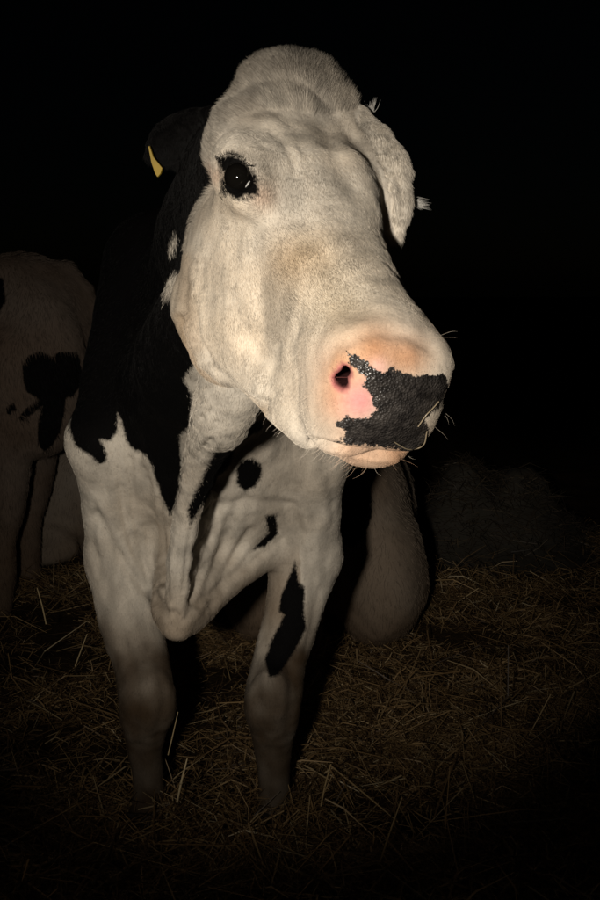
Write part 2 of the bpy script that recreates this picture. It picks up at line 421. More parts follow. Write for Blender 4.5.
for pl, w, dp in (([(97, 515), (115, 550), (140, 585), (166, 612)], 6, .010), ([(95, 505), (92, 540), (100, 570)], 5, .005), ([(120, 490), (128, 530), (140, 560), (160, 600)], 7, .006),
                  ([(146, 470), (155, 520), (162, 580)], 6, .006), ([(158, 500), (164, 550), (168, 600)], 4, .005), ([(215, 505), (205, 550), (192, 600)], 5, .006),
                  ([(235, 510), (222, 550), (200, 605)], 6, .006), ([(250, 530), (232, 560), (206, 612)], 5, .006), ([(205, 510), (245, 500), (290, 505), (300, 530), (297, 555)], 6, .006),
                  ([(262, 555), (235, 575), (212, 605)], 5, .006), ([(330, 480), (335, 520), (326, 560)], 6, .004), ([(320, 590), (312, 625), (306, 650)], 5, .004), ([(105, 580), (120, 630), (130, 660)], 7, .003),
                  ([(203, 420), (192, 440)], 5, .006), ([(212, 440), (196, 458)], 4, .005), ([(200, 400), (186, 412)], 5, .006), ([(190, 530), (183, 590)], 3, .003), ([(175, 612), (183, 622), (190, 615)], 4, .006)):
    fold(pl, w*.75, dp*.8, body_v & (V[:, 1] < 2.5))
fr = np.random.default_rng(4)
for k in range(11):                       # skin hanging in a fan above the brisket
    x0 = 206+k*8+fr.normal(0, 2); y0 = 505+k*3.5+fr.normal(0, 6); x1 = 186+k*2.3; y1 = 612-k*1.5
    fold([(x0, y0), (x0*.45+x1*.55+3, y0*.5+y1*.5), (x1, y1)], 3.0, .0018, body_v & (V[:, 1] < 2.5))
for k in range(8):
    x0 = 118+k*6.5+fr.normal(0, 2); fold([(x0, 470+fr.normal(0, 12)), (x0+6, 520), (x0*.5+84, 585)], 2.8, .0028, body_v & (V[:, 1] < 2.5))
for y0, x0 in ((396, 186), (420, 183), (449, 184)):
    fold([(x0, y0+8), (x0+12, y0+fr.normal(0, 4)), (x0+24, y0-8)], 3.5, .003, body_v & (V[:, 1] < 2.0))
for pl in ([(130, 650), (138, 690), (135, 730)], [(158, 668), (166, 700), (158, 735)], [(256, 660), (258, 700), (262, 735)], [(290, 665), (292, 700), (288, 735)], [(138, 745), (140, 790)], [(268, 750), (268, 800)]):
    fold(pl, 5, .004, body_v & (V[:, 1] < 2.5))
disp += (.0012*fbm(V*38, 2, 60)+.0022*fbm(V*14, 2, 63))*(body_v | hd)*np.clip(1.2-(V[:, 1]-2.4), 0, 1)
for pl in ([(350, 148), (364, 172), (374, 205)], [(366, 142), (384, 170), (392, 210)], [(386, 160), (400, 184), (402, 214)]): fold(pl, 3.5, .0035, isear & (V[:, 0] > 0))
disp += (.0022*fbm(V*34, 2, 66)+.0018*fbm(V*70, 2, 67))*isear
V = V+N*disp[:, None]; N = vnormals(V, Q)
NECK = [(69, 404), (70, 431), (75, 446), (90, 455), (99, 464), (106, 462), (107, 454), (104, 446), (99, 439), (110, 441), (117, 432), (118, 413), (122, 425), (127, 442),
        (136, 451), (146, 455), (152, 465), (159, 490), (170, 516), (175, 505), (180, 485), (182, 467), (180, 435), (189, 427), (190, 405), (192, 392), (183, 378), (215, 340), (225, 40), (-50, 40), (-50, 404)]
STRIPE = [(262, 418), (231, 430), (215, 450), (200, 482), (187, 510), (190, 525), (207, 499), (218, 477), (231, 462), (236, 445), (264, 428)]  # black coat stripe, with part of the dewlap's cast shadow painted in
OVAL = [(236, 470), (240, 461), (252, 458), (262, 464), (262, 475), (255, 487), (245, 491), (237, 484)]
SMALL = [(265, 515), (276, 514), (277, 527), (278, 534), (265, 547), (252, 551), (257, 545), (268, 532)]
LEGP = [(295, 559), (299, 582), (305, 587), (304, 611), (306, 628), (293, 654), (278, 676), (269, 678), (265, 660), (271, 641), (278, 628), (284, 615), (278, 611), (282, 593), (291, 572)]
EYEP = [(216, 157), (222, 157), (230, 154), (240, 156), (247, 162), (251, 171), (254, 168), (257, 178), (259, 190), (258, 194), (250, 196), (244, 196), (239, 201), (234, 197), (227, 194), (221, 197), (220, 185), (221, 172)]
NOSE = [(347, 352), (356, 355), (365, 360), (372, 368), (384, 374), (392, 367), (405, 374), (415, 376), (446, 374), (449, 387), (440, 405), (424, 420), (428, 427), (422, 445), (410, 451), (392, 447), (360, 444),
        (335, 441), (345, 436), (345, 430), (336, 424), (347, 415), (355, 420), (370, 416), (377, 410), (372, 402), (370, 392), (362, 386), (365, 377), (357, 370), (350, 365)]
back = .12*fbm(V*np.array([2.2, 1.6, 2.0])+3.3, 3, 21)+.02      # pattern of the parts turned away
coat = np.full(len(V), -1.0)
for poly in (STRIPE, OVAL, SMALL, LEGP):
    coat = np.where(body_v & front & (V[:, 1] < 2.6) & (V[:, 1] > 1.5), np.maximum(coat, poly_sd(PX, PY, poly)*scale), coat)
nk = poly_sd(PX, PY, NECK)*scale
for sp in ([(174, 232), (176, 240), (172, 254), (168, 256), (170, 242)], [(180, 270), (178, 285), (165, 302), (163, 300), (168, 280), (174, 272)]): nk = np.minimum(nk, -poly_sd(PX, PY, sp)*scale)
coat = np.where(body_v & front & (V[:, 0] < .02), np.maximum(coat, nk), coat)
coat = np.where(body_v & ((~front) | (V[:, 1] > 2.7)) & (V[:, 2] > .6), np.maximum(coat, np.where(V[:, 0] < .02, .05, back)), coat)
coat = np.where(~body_v & front, np.maximum(coat, poly_sd(PX, PY, EYEP)*scale), coat)
coat = np.where(isear & (V[:, 0] < -.05), .05, coat); coat = np.where(isear & (V[:, 0] > 0), -1., coat)
qh = (V-HO)@HR
coat = np.where(hd & ~front & (qh[:, 1] > 0), np.maximum(coat, .022-np.linalg.norm(qh-np.array([.205, .080, -.070]), axis=1)), coat)
nose = np.where(~body_v & front & (qh[:, 0] > .4), poly_sd(PX, PY, NOSE)*scale, -1.)
nose = np.maximum(nose, np.where((~front) & (qh[:, 0] > .535), .01, -1))
tint = np.repeat(np.array([[.68, .62, .53]]), len(V), 0)
def blend(c, w):
    global tint
    tint = tint*(1-w[:, None])+np.array(c)[None]*w[:, None]
blend((.60, .47, .32), np.clip(fbm(V*9, 3, 40)*.5+.25, 0, 1)*.55*hd)
blend((.50, .41, .31), np.clip(fbm(V*6, 3, 44)*.5+.15, 0, 1)*.7*body_v)
st = V*np.array([38., 38., 9.])
tint = tint*(1-.30*np.clip(fbm(st, 3, 81)+.2, 0, 1))[:, None]
blend((.44, .37, .29), np.clip(fbm(V*16, 3, 84)-.15, 0, 1)*.55*hd)
blend((.40, .36, .31), sst(.22, .02, qh[:, 0])*hd*np.clip(.45+.5*fbm(V*12, 3, 86), 0, 1)*.6)
def spot(px, py, r, c, amt, cond=True):
    blend(c, amt*np.exp(-((PX-px)**2+(PY-py)**2)/(2*r*r))*front*cond)
spot(290, 262, 18, (.48, .33, .18), .5, hd); spot(318, 250, 16, (.50, .36, .20), .35, hd); spot(335, 300, 26, (.56, .44, .27), .4, hd); spot(262, 195, 9, (.5, .3, .2), .4, hd); spot(216, 175, 6, (.5, .33, .24), .5, hd)
for p in ((345, 370, 20, .7), (375, 348, 16, .75), (408, 357, 17, .75), (338, 400, 17, .5), (400, 458, 20, .6), (355, 455, 20, .5)):
    spot(p[0], p[1], p[2], (.50, .23, .10), p[3], hd)
spot(360, 400, 14, (.60, .26, .25), .97, hd); wq = qh.copy(); wq[:, 1] = np.abs(qh[:, 1]+.010); nh = f_nostril(wq); blend((.42, .15, .14), sst(.005, .001, nh)*hd*(qh[:, 0] > .44)); blend((.035, .012, .012), sst(.062, .054, wq[:, 1])*sst(.003, .001, nh)*hd*(qh[:, 0] > .44)); spot(378, 367, 7, (.7, .42, .36), .8, hd)  # nostril lining pink, its deep end painted dark as the shade inside
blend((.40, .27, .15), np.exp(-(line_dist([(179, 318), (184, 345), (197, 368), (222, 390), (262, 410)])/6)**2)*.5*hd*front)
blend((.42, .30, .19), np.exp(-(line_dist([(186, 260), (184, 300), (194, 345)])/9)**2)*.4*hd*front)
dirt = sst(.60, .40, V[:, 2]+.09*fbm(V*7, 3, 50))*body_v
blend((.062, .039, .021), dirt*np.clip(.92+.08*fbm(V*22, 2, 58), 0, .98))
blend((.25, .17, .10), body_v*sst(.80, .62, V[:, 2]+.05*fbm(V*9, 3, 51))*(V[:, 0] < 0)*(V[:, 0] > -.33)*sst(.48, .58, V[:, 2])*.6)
loc = np.array([XC, 2.6, 0])
COWS = 'cows in the straw yard'
cow = thing('cow', 'black and white cow standing close in front, its white face turned to the right', 'cow', loc, COWS)
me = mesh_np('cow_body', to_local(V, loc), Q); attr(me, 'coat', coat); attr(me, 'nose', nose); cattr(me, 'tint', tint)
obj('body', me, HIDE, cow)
def uvsphere(r, c, n=24, mlt=(1, 1, 1)):
    th = np.linspace(0, np.pi, n//2+1); ph = np.linspace(0, 2*np.pi, n, endpoint=False)
    T, PH = np.meshgrid(th, ph, indexing='ij')
    V = np.stack([np.sin(T)*np.cos(PH)*r*mlt[0], np.sin(T)*np.sin(PH)*r*mlt[1], np.cos(T)*r*mlt[2]], -1).reshape(-1, 3)+np.asarray(c)
    i = np.arange(len(V)).reshape(T.shape); j = np.roll(i, -1, 1)
    return V, np.stack([i[:-1], i[1:], j[1:], j[:-1]], -1).reshape(-1, 4)
def cap(c, r, axis, ang, asp=1.0, n=16, up=(0, 0, 1)):   # a curved patch of a sphere
    R = frame(axis, up); vs_ = [R[:, 2]*r]; fs = []
    for k in (1, 2, 3):
        for i in range(n):
            a = ang*k/3; t = 2*np.pi*i/n; v = np.array([np.sin(a)*np.cos(t), np.sin(a)*np.sin(t)*asp, 0]); v[2] = np.sqrt(max(0, 1-v[0]**2-v[1]**2)); vs_.append(R@v*r)
    for k in range(3):
        for i in range(n):
            j = (i+1) % n
            fs.append((0, 1+i, 1+j, 1+j) if k == 0 else (1+(k-1)*n+i, 1+k*n+i, 1+k*n+j, 1+(k-1)*n+j))
    m = bpy.data.meshes.new('eye_patch'); m.from_pydata([tuple(v+np.asarray(c)-loc) for v in vs_], [], [tuple(dict.fromkeys(f)) for f in fs]); return m
for s in (-1, 1):
    ec = HL(EYE_L[0], -EYE_L[1], EYE_L[2]) if s < 0 else HL(.205, .070, -.070); Ve, Qe = uvsphere(.0165, ec)
    e = obj('eye', mesh_np('cow_eye', to_local(Ve, loc), Qe), EYE, cow)
    if s < 0:
        tgt = at(248.0, 184.5, 1.0); d = (tgt-CAMP); d /= np.linalg.norm(d); oc = CAMP-ec; bq = oc@d; disc = bq*bq-(oc@oc-.0167**2)
        if disc > 0:
            hit = CAMP+d*(-bq-math.sqrt(disc))
            obj('sclera', cap(ec, .0168, hit-ec, .27, .5, up=(.45, 0, .9)), SCLERA, e)
        else: print('sclera misses', disc)
# ---- part 3: hair, tag, hooves of the front cow
def curves(name, P0, mid, tip, rad, rgb, mat, parent):
    n = len(P0); hc = bpy.data.hair_curves.new(name); hc.add_curves([3]*n)
    pts = np.stack([P0, mid, tip], 1).reshape(-1, 3)
    hc.attributes['position'].data.foreach_set('vector', pts.astype(np.float32).ravel())
    ra = hc.attributes.get('radius') or hc.attributes.new('radius', 'FLOAT', 'POINT')
    ra.data.foreach_set('value', (np.asarray(rad)[:, None]*np.array([1, .8, .15])).astype(np.float32).ravel())
    ca = hc.attributes.new('tint', 'FLOAT_COLOR', 'CURVE'); ca.data.foreach_set('color', np.concatenate([rgb, np.ones((n, 1))], 1).astype(np.float32).ravel())
    hc.materials.append(mat); o = bpy.data.objects.new(name, hc); col.objects.link(o); o.parent = parent; return o
BLACK = np.array([.0032, .0029, .0028])
def grow(n, cond, length, rad, seed, dirf, lift=.35, shade=(.64, 1.14)):
    r = np.random.default_rng(seed)
    tri = np.concatenate([Q[:, [0, 1, 2]], Q[:, [0, 2, 3]]]); tri = tri[cond[tri].all(1)]
    a = np.linalg.norm(np.cross(V[tri[:, 1]]-V[tri[:, 0]], V[tri[:, 2]]-V[tri[:, 0]]), axis=1)
    a = a/np.linalg.norm(V[tri[:, 0]]-CAMP, axis=1)**2           # as dense as it reads from a step away
    t = tri[r.choice(len(tri), n, p=a/a.sum())]
    b = r.random((n, 2)); b = np.where(b.sum(1)[:, None] > 1, 1-b, b); w = np.concatenate([1-b.sum(1)[:, None], b], 1)
    mixv = lambda A: (A[t]*(w[:, :, None] if A.ndim > 1 else w)).sum(1)
    p, nn, cc, ns, tn = mixv(V), mixv(N), mixv(coat), mixv(nose), mixv(tint)
    nn /= np.linalg.norm(nn, axis=1)[:, None]
    d = dirf(p); d = d+.28*np.stack([fbm(p*30, 2, seed+k) for k in (1, 2, 3)], 1)+r.normal(0, .13, (n, 3))
    d -= nn*(d*nn).sum(1)[:, None]; d /= np.maximum(np.linalg.norm(d, axis=1), 1e-6)[:, None]
    keep = (ns < -.0015) & (mixv(bare) < .5)
    L = length*r.uniform(.6, 1.25, n)*mixv(flen); lf = lift*r.uniform(.6, 1.5, n)
    mid = p+d*(L*.5)[:, None]+nn*(L*.5*lf)[:, None]; tip = p+d*L[:, None]+nn*(L*lf*.75)[:, None]
    rgb = tn*r.uniform(shade[0], shade[1], n)[:, None]
    rgb = rgb*(1-.34*np.clip(vnoise(p*np.array([150, 150, 60.]), seed+31)+.5*vnoise(p*330, seed+32), 0, 1))[:, None]  # random darker streaks in the strand colour, standing for fur whorl shadows
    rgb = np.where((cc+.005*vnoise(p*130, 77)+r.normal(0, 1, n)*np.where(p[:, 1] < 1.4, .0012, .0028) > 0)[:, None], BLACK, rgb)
    return tuple(x[keep] for x in (p-nn*.001-loc, mid-loc, tip-loc, np.full(n, rad)*r.uniform(.7, 1.3, n), rgb))
def head_dir(p):
    q = (p-HO)@HR; k = sst(.15, .23, q[:, 0])
    u = -1+2*k; l = np.tanh(q[:, 1]/.05)*(.5*(1-k)+.15); d = -sst(-.09, -.16, q[:, 2])*.7
    return np.stack([u, l, d], 1)@HR.T
def body_dir(p):
    return np.stack([.15*np.sin(p[:, 2]*9), np.full(len(p), .25), np.full(len(p), -1.)], 1)
vis = facing > -.45
bare = ((poly_sd(PX, PY, [(338, 360), (372, 358), (392, 366), (382, 417), (345, 422), (334, 395)]) > 0) & hd & front)*1.0
flen = 1-.72*sst(.40, .50, qh[:, 0])*hd
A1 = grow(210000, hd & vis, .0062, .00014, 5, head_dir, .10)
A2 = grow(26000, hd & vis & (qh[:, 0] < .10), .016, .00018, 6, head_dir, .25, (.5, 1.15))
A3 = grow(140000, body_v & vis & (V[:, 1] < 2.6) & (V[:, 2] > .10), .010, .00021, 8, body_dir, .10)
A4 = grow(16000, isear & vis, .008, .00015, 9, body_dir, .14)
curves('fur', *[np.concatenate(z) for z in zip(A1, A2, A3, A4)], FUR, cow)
# whiskers and chin hairs
flen[:] = 1
W1 = grow(150, hd & vis & (qh[:, 0] > .42) & (qh[:, 2] < -.10) & (nose < -.002), .013, .00008, 12, lambda p: np.stack([np.full(len(p), .4), np.sign(((p-HO)@HR)[:, 1]), np.full(len(p), -.7)], 1)@HR.T, 1.3, (1, 1.3))
W2 = grow(16, hd & vis & (qh[:, 0] > .45) & (qh[:, 2] > -.10) & (nose < -.004), .014, .00008, 14, lambda p: np.stack([np.full(len(p), .3), np.sign(((p-HO)@HR)[:, 1]), np.full(len(p), .2)], 1)@HR.T, 1.8, (1, 1.3))
curves('whiskers', *[np.concatenate(z) for z in zip(W1, W2)], FUR, cow)
# lashes
lr = np.random.default_rng(3); n = 26; t = np.linspace(0, 1, n)
lp = np.array([at(217+34*x, 160-7*math.sin(math.pi*min(1, x*1.15))+6*x*x, 1.0) for x in t])
dirs = lp-CAMP; dirs /= np.linalg.norm(dirs, axis=1)[:, None]
ecR = HL(EYE_L[0], -EYE_L[1], EYE_L[2]); lp = CAMP+dirs*(np.linalg.norm(ecR-CAMP)-.017)
ld = np.stack([-.5+.9*t, np.full(n, -.9), .55-.5*t], 1)+lr.normal(0, .12, (n, 3)); ld /= np.linalg.norm(ld, axis=1)[:, None]
curves('eyelashes', lp-loc, lp+ld*.004+[0, 0, -.001]-loc, lp+ld*.008+[0, 0, .0005]-loc, np.full(n, .0005), np.repeat(BLACK[None], n, 0), FUR, cow)

def tube(pts, rad, sides=8):
    S = spline(pts, rad, 5); P = S[:, :3]; T = np.gradient(P, axis=0); vs_, fs = [], []; ref = np.array([.3, .2, .9])
    for i in range(len(P)):
        R = frame(T[i], ref)
        for k in range(sides):
            a = 2*np.pi*k/sides; vs_.append(P[i]+S[i, 3]*(R[:, 0]*np.cos(a)+R[:, 1]*np.sin(a)))
    for i in range(len(P)-1):
        for k in range(sides): fs.append((i*sides+k, i*sides+(k+1) % sides, (i+1)*sides+(k+1) % sides, (i+1)*sides+k))
    return np.array(vs_), np.array(fs)
PALE = plain('pale_hair', (.55, .52, .46), .7)
# two wisps of pale hair that catch the light behind the poll and the left ear
wr = np.random.default_rng(17)
for name_, A_, B_, C_, n_ in (('hair_wisp', at(365, 120, 1.31), at(372, 112, 1.305), at(375, 99, 1.30), 70), ('hair_wisp', at(411, 203, 1.245), at(419, 204, 1.25), at(429, 206, 1.255), 60)):
    j0 = wr.normal(0, .0022, (n_, 3)); k_ = wr.uniform(.5, 1, (n_, 1)); p0 = A_+j0; p1 = p0+(B_-A_)*k_+wr.normal(0, .0014, (n_, 3)); p2 = p1+(C_-B_)*k_+wr.normal(0, .0016, (n_, 3))
    curves(name_, p0-loc, p1-loc, p2-loc, np.full(n_, .0003), np.repeat(np.array([[.62, .60, .56]]), n_, 0), FUR, cow)
# the yellow tag in the dark right ear
tp = np.array([(-6, -12), (-5, -13), (-2, -3), (2, 2), (6, 7), (4, 12), (1, 15), (-1, 12), (-4, 2)], float)
c0 = at(155, 160, 1.50); sc_ = 1.5/F_PX
front_ = [c0+np.array([x*sc_, .004+.0004*y, -y*sc_]) for x, y in tp]; back_ = [v+np.array([.001, .004, 0]) for v in front_]; n_ = len(tp)
me = bpy.data.meshes.new('ear_tag'); me.from_pydata([tuple(v-loc) for v in front_+back_], [], [tuple(range(n_)), tuple(range(2*n_-1, n_-1, -1))]+[(i, n_+i, n_+(i+1) % n_, (i+1) % n_) for i in range(n_)])
obj('ear_tag', me, TAG, cow)
# hooves, two claws each, sunk in the litter
for fx in (at(141, 846, 2.08), at(271, 852, 2.08), np.array([XC-.2, 4.02, .04]), np.array([XC+.2, 4.02, .04])):
    for s in (-1, 1):
        a, q_ = tube([(fx[0]+s*.026, fx[1]+.02, .085), (fx[0]+s*.03, fx[1]-.015, .05), (fx[0]+s*.032, fx[1]-.05, .012)], [.030, .034, .026], 10)
        obj('hoof', mesh_np('hoof', a-loc, q_), HORN, cow)

# ================================================================== the other cows
def cow_mesh(name, fun, box, step, loc, label, coatf, tintc, res_hi=None):
    axs = [grid_axis(lo, hi, [(99, step)]) for lo, hi in box]
    Vc, Qc = surface(fun, *axs); Nc = vnormals(Vc, Qc)
    Vc = Vc+Nc*(.012*fbm(Vc*5, 3, 90)+.003*fbm(Vc*30, 2, 91))[:, None]
    o = thing('cow', label, 'cow', loc, COWS)
    me = mesh_np(name, to_local(Vc, loc), Qc)
    attr(me, 'coat', coatf(Vc)); attr(me, 'nose', np.full(len(Vc), -1.))
    tt = np.repeat(np.array(tintc)[None], len(Vc), 0); w = np.clip(.4+.6*fbm(Vc*4, 3, 33), 0, 1)[:, None]*.6
    tt = tt*(1-w)+np.array(tintc)*np.array([.62, .48, .36])*w
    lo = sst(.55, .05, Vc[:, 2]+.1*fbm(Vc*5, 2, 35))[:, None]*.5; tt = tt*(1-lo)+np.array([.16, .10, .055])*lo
    cattr(me, 'tint', tt); obj('body', me, HIDE, o)
    g_ = globals(); keep_ = {k: g_[k] for k in ('V', 'N', 'Q', 'coat', 'nose', 'tint', 'bare', 'flen', 'loc')}
    ct = coatf(Vc); z_ = np.zeros(len(Vc))
    g_.update(V=Vc, N=vnormals(Vc, Qc), Q=Qc, coat=ct, nose=z_-1, tint=tt, bare=z_, flen=z_+1, loc=np.asarray(loc, float))
    fc = (N*(CAMP-Vc)).sum(1)/np.linalg.norm(CAMP-Vc, axis=1); X, Y = project(Vc)
    fu = grow(22000, (fc > -.3) & (X > -80) & (X < 680), .024, .0007, 55, body_dir, .22)
    curves('fur', *fu, FUR, o); g_.update(keep_); return o
def px_patches(polys, extra):
    def fn(Vc):
        X, Y = project(Vc); sc1 = np.linalg.norm(Vc-CAMP, axis=1)/F_PX; c = extra(Vc)
        for p in polys: c = np.maximum(c, poly_sd(X, Y, p)*sc1)
        return c
    return fn
# lying behind the front cow, rump to the lens
RX, RY = .145, 3.28
def f_rump(P):
    f = ell(P, (RX-.02, RY+.95, .40), (.38, .95, .42))
    f = add_ell(f, P, .10, (RX-.01, RY+.36, .46), (.27, .36, .39))
    f = add_ell(f, P, .03, (RX+.15, RY+.25, .27), (.185, .33, .30))
    f = add_ell(f, P, .04, (RX-.29, RY+.30, .26), (.17, .34, .28))
    f = add_chain(f, P, .03, [(RX+.02, RY+.05, .80), (RX-.02, RY-.03, .55), (RX-.06, RY-.06, .25), (RX-.10, RY-.04, .08)], [.04, .028, .022, .03], 3)
    f = add_chain(f, P, .10, [(RX-.02, RY+1.7, .55), (RX-.05, RY+2.1, .75), (RX-.15, RY+2.35, .85)], [.25, .15, .10], 3)
    f = add_chain(f, P, .06, [(RX-.15, RY+2.35, .86), (RX-.35, RY+2.5, .78), (RX-.55, RY+2.6, .66)], [.12, .10, .07], 3)
    return f
cow_mesh('lying_cow_body', f_rump, ((-.5, .75), (2.95, 6.1), (-.05, 1.1)), .018, np.array([RX, RY+.9, 0]), 'pale cow lying in the straw directly behind the front cow, seen past its foreleg',
         px_patches([[(349, 455), (362, 468), (371, 492), (372, 515), (366, 535), (352, 548), (330, 540), (320, 470)]], lambda v: .16*fbm(v*2.3+7, 2, 5)-.16), (.29, .24, .19))
# standing at the left, hind quarters in view
LY = 3.95
def f_left(P):
    f = ell(P, (-1.75, LY, 1.02), (.80, .36, .42))
    f = add_ell(f, P, .12, (-1.14, LY, 1.15), (.30, .29, .32))
    f = add_ell(f, P, .06, (-1.06, LY-.20, 1.00), (.22, .13, .34))
    f = add_cone(f, P, .05, (-1.30, LY-.2, 1.40), (-1.00, LY-.06, 1.33), .07, .06)
    f = add_ell(f, P, .12, (-2.3, LY, 1.02), (.35, .3, .42))
    for s in (-1, 1):
        y = LY+s*.20
        f = add_chain(f, P, .06, [(-1.10, y, 1.02), (-1.20, y, .78), (-1.17, y, .54), (-1.22, y, .28), (-1.24, y, .03)], [.20, .14, .075, .05, .06], 3)
        f = add_chain(f, P, .06, [(-2.4, y, .9), (-2.42, y, .6), (-2.4, y, .35), (-2.4, y, .03)], [.15, .09, .06, .055], 3)
    f = add_chain(f, P, .12, [(-2.5, LY, 1.15), (-2.95, LY, 1.3), (-3.2, LY, 1.4)], [.26, .16, .11], 3)
    f = add_chain(f, P, .06, [(-3.15, LY, 1.42), (-3.4, LY, 1.22), (-3.55, LY, 1.05)], [.13, .10, .07], 3)
    f = add_chain(f, P, .03, [(-.96, LY, 1.40), (-.86, LY, 1.25), (-.86, LY, .9), (-.88, LY, .6)], [.045, .03, .022, .035], 3)
    f = add_ell(f, P, .06, (-1.45, LY, .62), (.22, .18, .15))
    return f
cow_mesh('standing_cow_body', f_left, ((-3.7, -.75), (3.4, 4.5), (-.05, 1.65)), .02, np.array([-1.75, LY, 0]), 'dim cow standing behind at the left edge, only its spotted hind quarters in view',
         px_patches([[(22, 366), (28, 356), (40, 351), (52, 357), (58, 352), (78, 352), (84, 380), (72, 398), (66, 396), (64, 415), (60, 432), (52, 446), (42, 453), (37, 440), (38, 420), (43, 405), (36, 397), (26, 392), (23, 380)], [(18, 418), (26, 408), (40, 398), (44, 404), (30, 416), (20, 422)],
                     [(5, 408), (14, 402), (16, 410), (8, 416)], [(-30, 275), (3, 278), (6, 300), (-2, 315), (-30, 330)]], lambda v: np.where(v[:, 0] < -1.35, .2*fbm(v*2+1, 2, 8), -.1)), (.165, .13, .105))
# lying further back at the left
BX, BY = -.95, 4.75
def f_back(P):
    f = ell(P, (BX, BY, .36), (.85, .42, .40))
    f = add_ell(f, P, .10, (BX-.55, BY-.02, .42), (.36, .34, .36))
    f = add_ell(f, P, .05, (BX-.52, BY-.26, .22), (.30, .16, .23))
    f = add_chain(f, P, .04, [(BX-.40, BY-.30, .22), (BX-.15, BY-.42, .12), (BX-.40, BY-.46, .06)], [.10, .06, .04], 3)
    f = add_chain(f, P, .10, [(BX+.7, BY, .5), (BX+1.0, BY-.05, .75), (BX+1.15, BY-.1, .85)], [.25, .15, .10], 3)
    f = add_chain(f, P, .06, [(BX+1.12, BY-.1, .88), (BX+1.3, BY-.15, .75), (BX+1.42, BY-.18, .6)], [.12, .10, .07], 3)
    f = add_chain(f, P, .04, [(BX+.55, BY-.32, .2), (BX+.75, BY-.45, .10), (BX+.5, BY-.5, .06)], [.10, .06, .045], 3)
    return f
cow_mesh('far_cow_body', f_back, ((-2.0, .6), (4.1, 5.3), (-.05, 1.1)), .022, np.array([BX, BY, 0]), 'faint grey cow lying in the dark between the standing left cow and the front cow',
         lambda v: .2*fbm(v*2+11, 2, 15)-.35, (.30, .265, .225))

# ================================================================== straw
m, nt, b = newmat('straw')
a_ = node(nt, 'ShaderNodeAttribute', attribute_name='tint'); nt.links.new(a_.outputs['Color'], b.inputs['Base Color'])
b.inputs['Roughness'].default_value = .5; b.inputs['Specular IOR Level'].default_value = .35; STRAW = m
PAL = .92*np.array([(.46, .31, .15), (.33, .21, .095), (.20, .125, .06), (.56, .42, .23), (.40, .28, .14), (.08, .05, .026), (.70, .57, .36)])
PW = np.array([.15, .24, .26, .05, .10, .185, .015])
def blades(n, centre, length, width, height, seed, up=.18):
    r = np.random.default_rng(seed); c = centre(r, n); L = length*r.uniform(.4, 1.6, n)**1.2; th = r.uniform(0, 2*np.pi, n)
    d = np.stack([np.cos(th), np.sin(th), r.normal(0, up, n)], 1); d /= np.linalg.norm(d, axis=1)[:, None]
    sd = np.cross(d, np.array([0, 0, 1.])+r.normal(0, .6, (n, 3))); sd /= np.linalg.norm(sd, axis=1)[:, None]
    wd = width*r.uniform(.5, 1.5, n)
    z0 = c[:, 2]+r.random(n)**1.6*height
    c = np.stack([c[:, 0], c[:, 1], z0], 1)
    bend = r.normal(0, .10, (n, 3)); bend[:, 2] += .05
    P0 = c-d*(L/2)[:, None]; P2 = c+d*(L/2)[:, None]; P1 = c+bend*L[:, None]
    for p in (P0, P1, P2): p[:, 2] = np.maximum(p[:, 2], ground_z(p[:, 0], p[:, 1])+.002)
    w = sd*wd[:, None]/2
    Vb = np.stack([P0-w*.7, P0+w*.7, P1-w, P1+w, P2-w*.4, P2+w*.4], 1).reshape(-1, 3)
    i = np.arange(n)[:, None]*6; Qb = np.concatenate([i+np.array([[0, 1, 3, 2]]), i+np.array([[2, 3, 5, 4]])])
    rgb = PAL[r.choice(len(PAL), n, p=PW)]*r.uniform(.7, 1.2, (n, 1)); return Vb, Qb, np.repeat(rgb, 6, 0)
def yard(r, n):
    y = 1.35+3.9*r.random(3*n)**1.6; x = r.uniform(-1, 1, 3*n)*(.36*y+.25)
    k = fbm(np.stack([x*3.2, y*3.2, 0*x], 1), 3, 72)                  # tufts and trodden hollows
    i = np.argsort(-(k+r.normal(0, .55, 3*n)))[:n]; r.shuffle(i); x, y, k = x[i], y[i], k[i]
    return np.stack([x, y, ground_z(x, y)+.045*np.clip(k, 0, 1)], 1)
FEET = [at(141, 846, 2.08), at(271, 852, 2.08)]
def by_feet(r, n):
    f = np.array(FEET)[r.integers(0, 2, n)]; a = r.uniform(0, 2*np.pi, n); d = np.abs(r.normal(0, .05, n))+.055
    x = f[:, 0]+np.cos(a)*d; y = f[:, 1]-.02+np.sin(a)*d*1.2; return np.stack([x, y, ground_z(x, y)+.02], 1)
parts = [blades(2600, by_feet, .13, .003, .10, 11, .5), blades(60000, yard, .085, .0028, .06, 1, .3), blades(7000, yard, .20, .0034, .075, 2, .25), blades(60000, yard, .04, .0030, .055, 3, .5), blades(700, yard, .22, .0028, .12, 4, .8)]
def merge(parts):
    o = 0; vs_, qs, cs = [], [], []
    for v, q, c in parts: vs_.append(v); qs.append(q+o); cs.append(c); o += len(v)
    return np.concatenate(vs_), np.concatenate(qs), np.concatenate(cs)
a, q_, c_ = merge(parts); me = mesh_np('straw_bedding', a, q_, False); cattr(me, 'tint', c_)
o = obj('straw_bedding', me, STRAW); o['kind'] = 'stuff'; o['label'] = 'brown trodden straw bedding covering the yard'; o['category'] = 'straw'
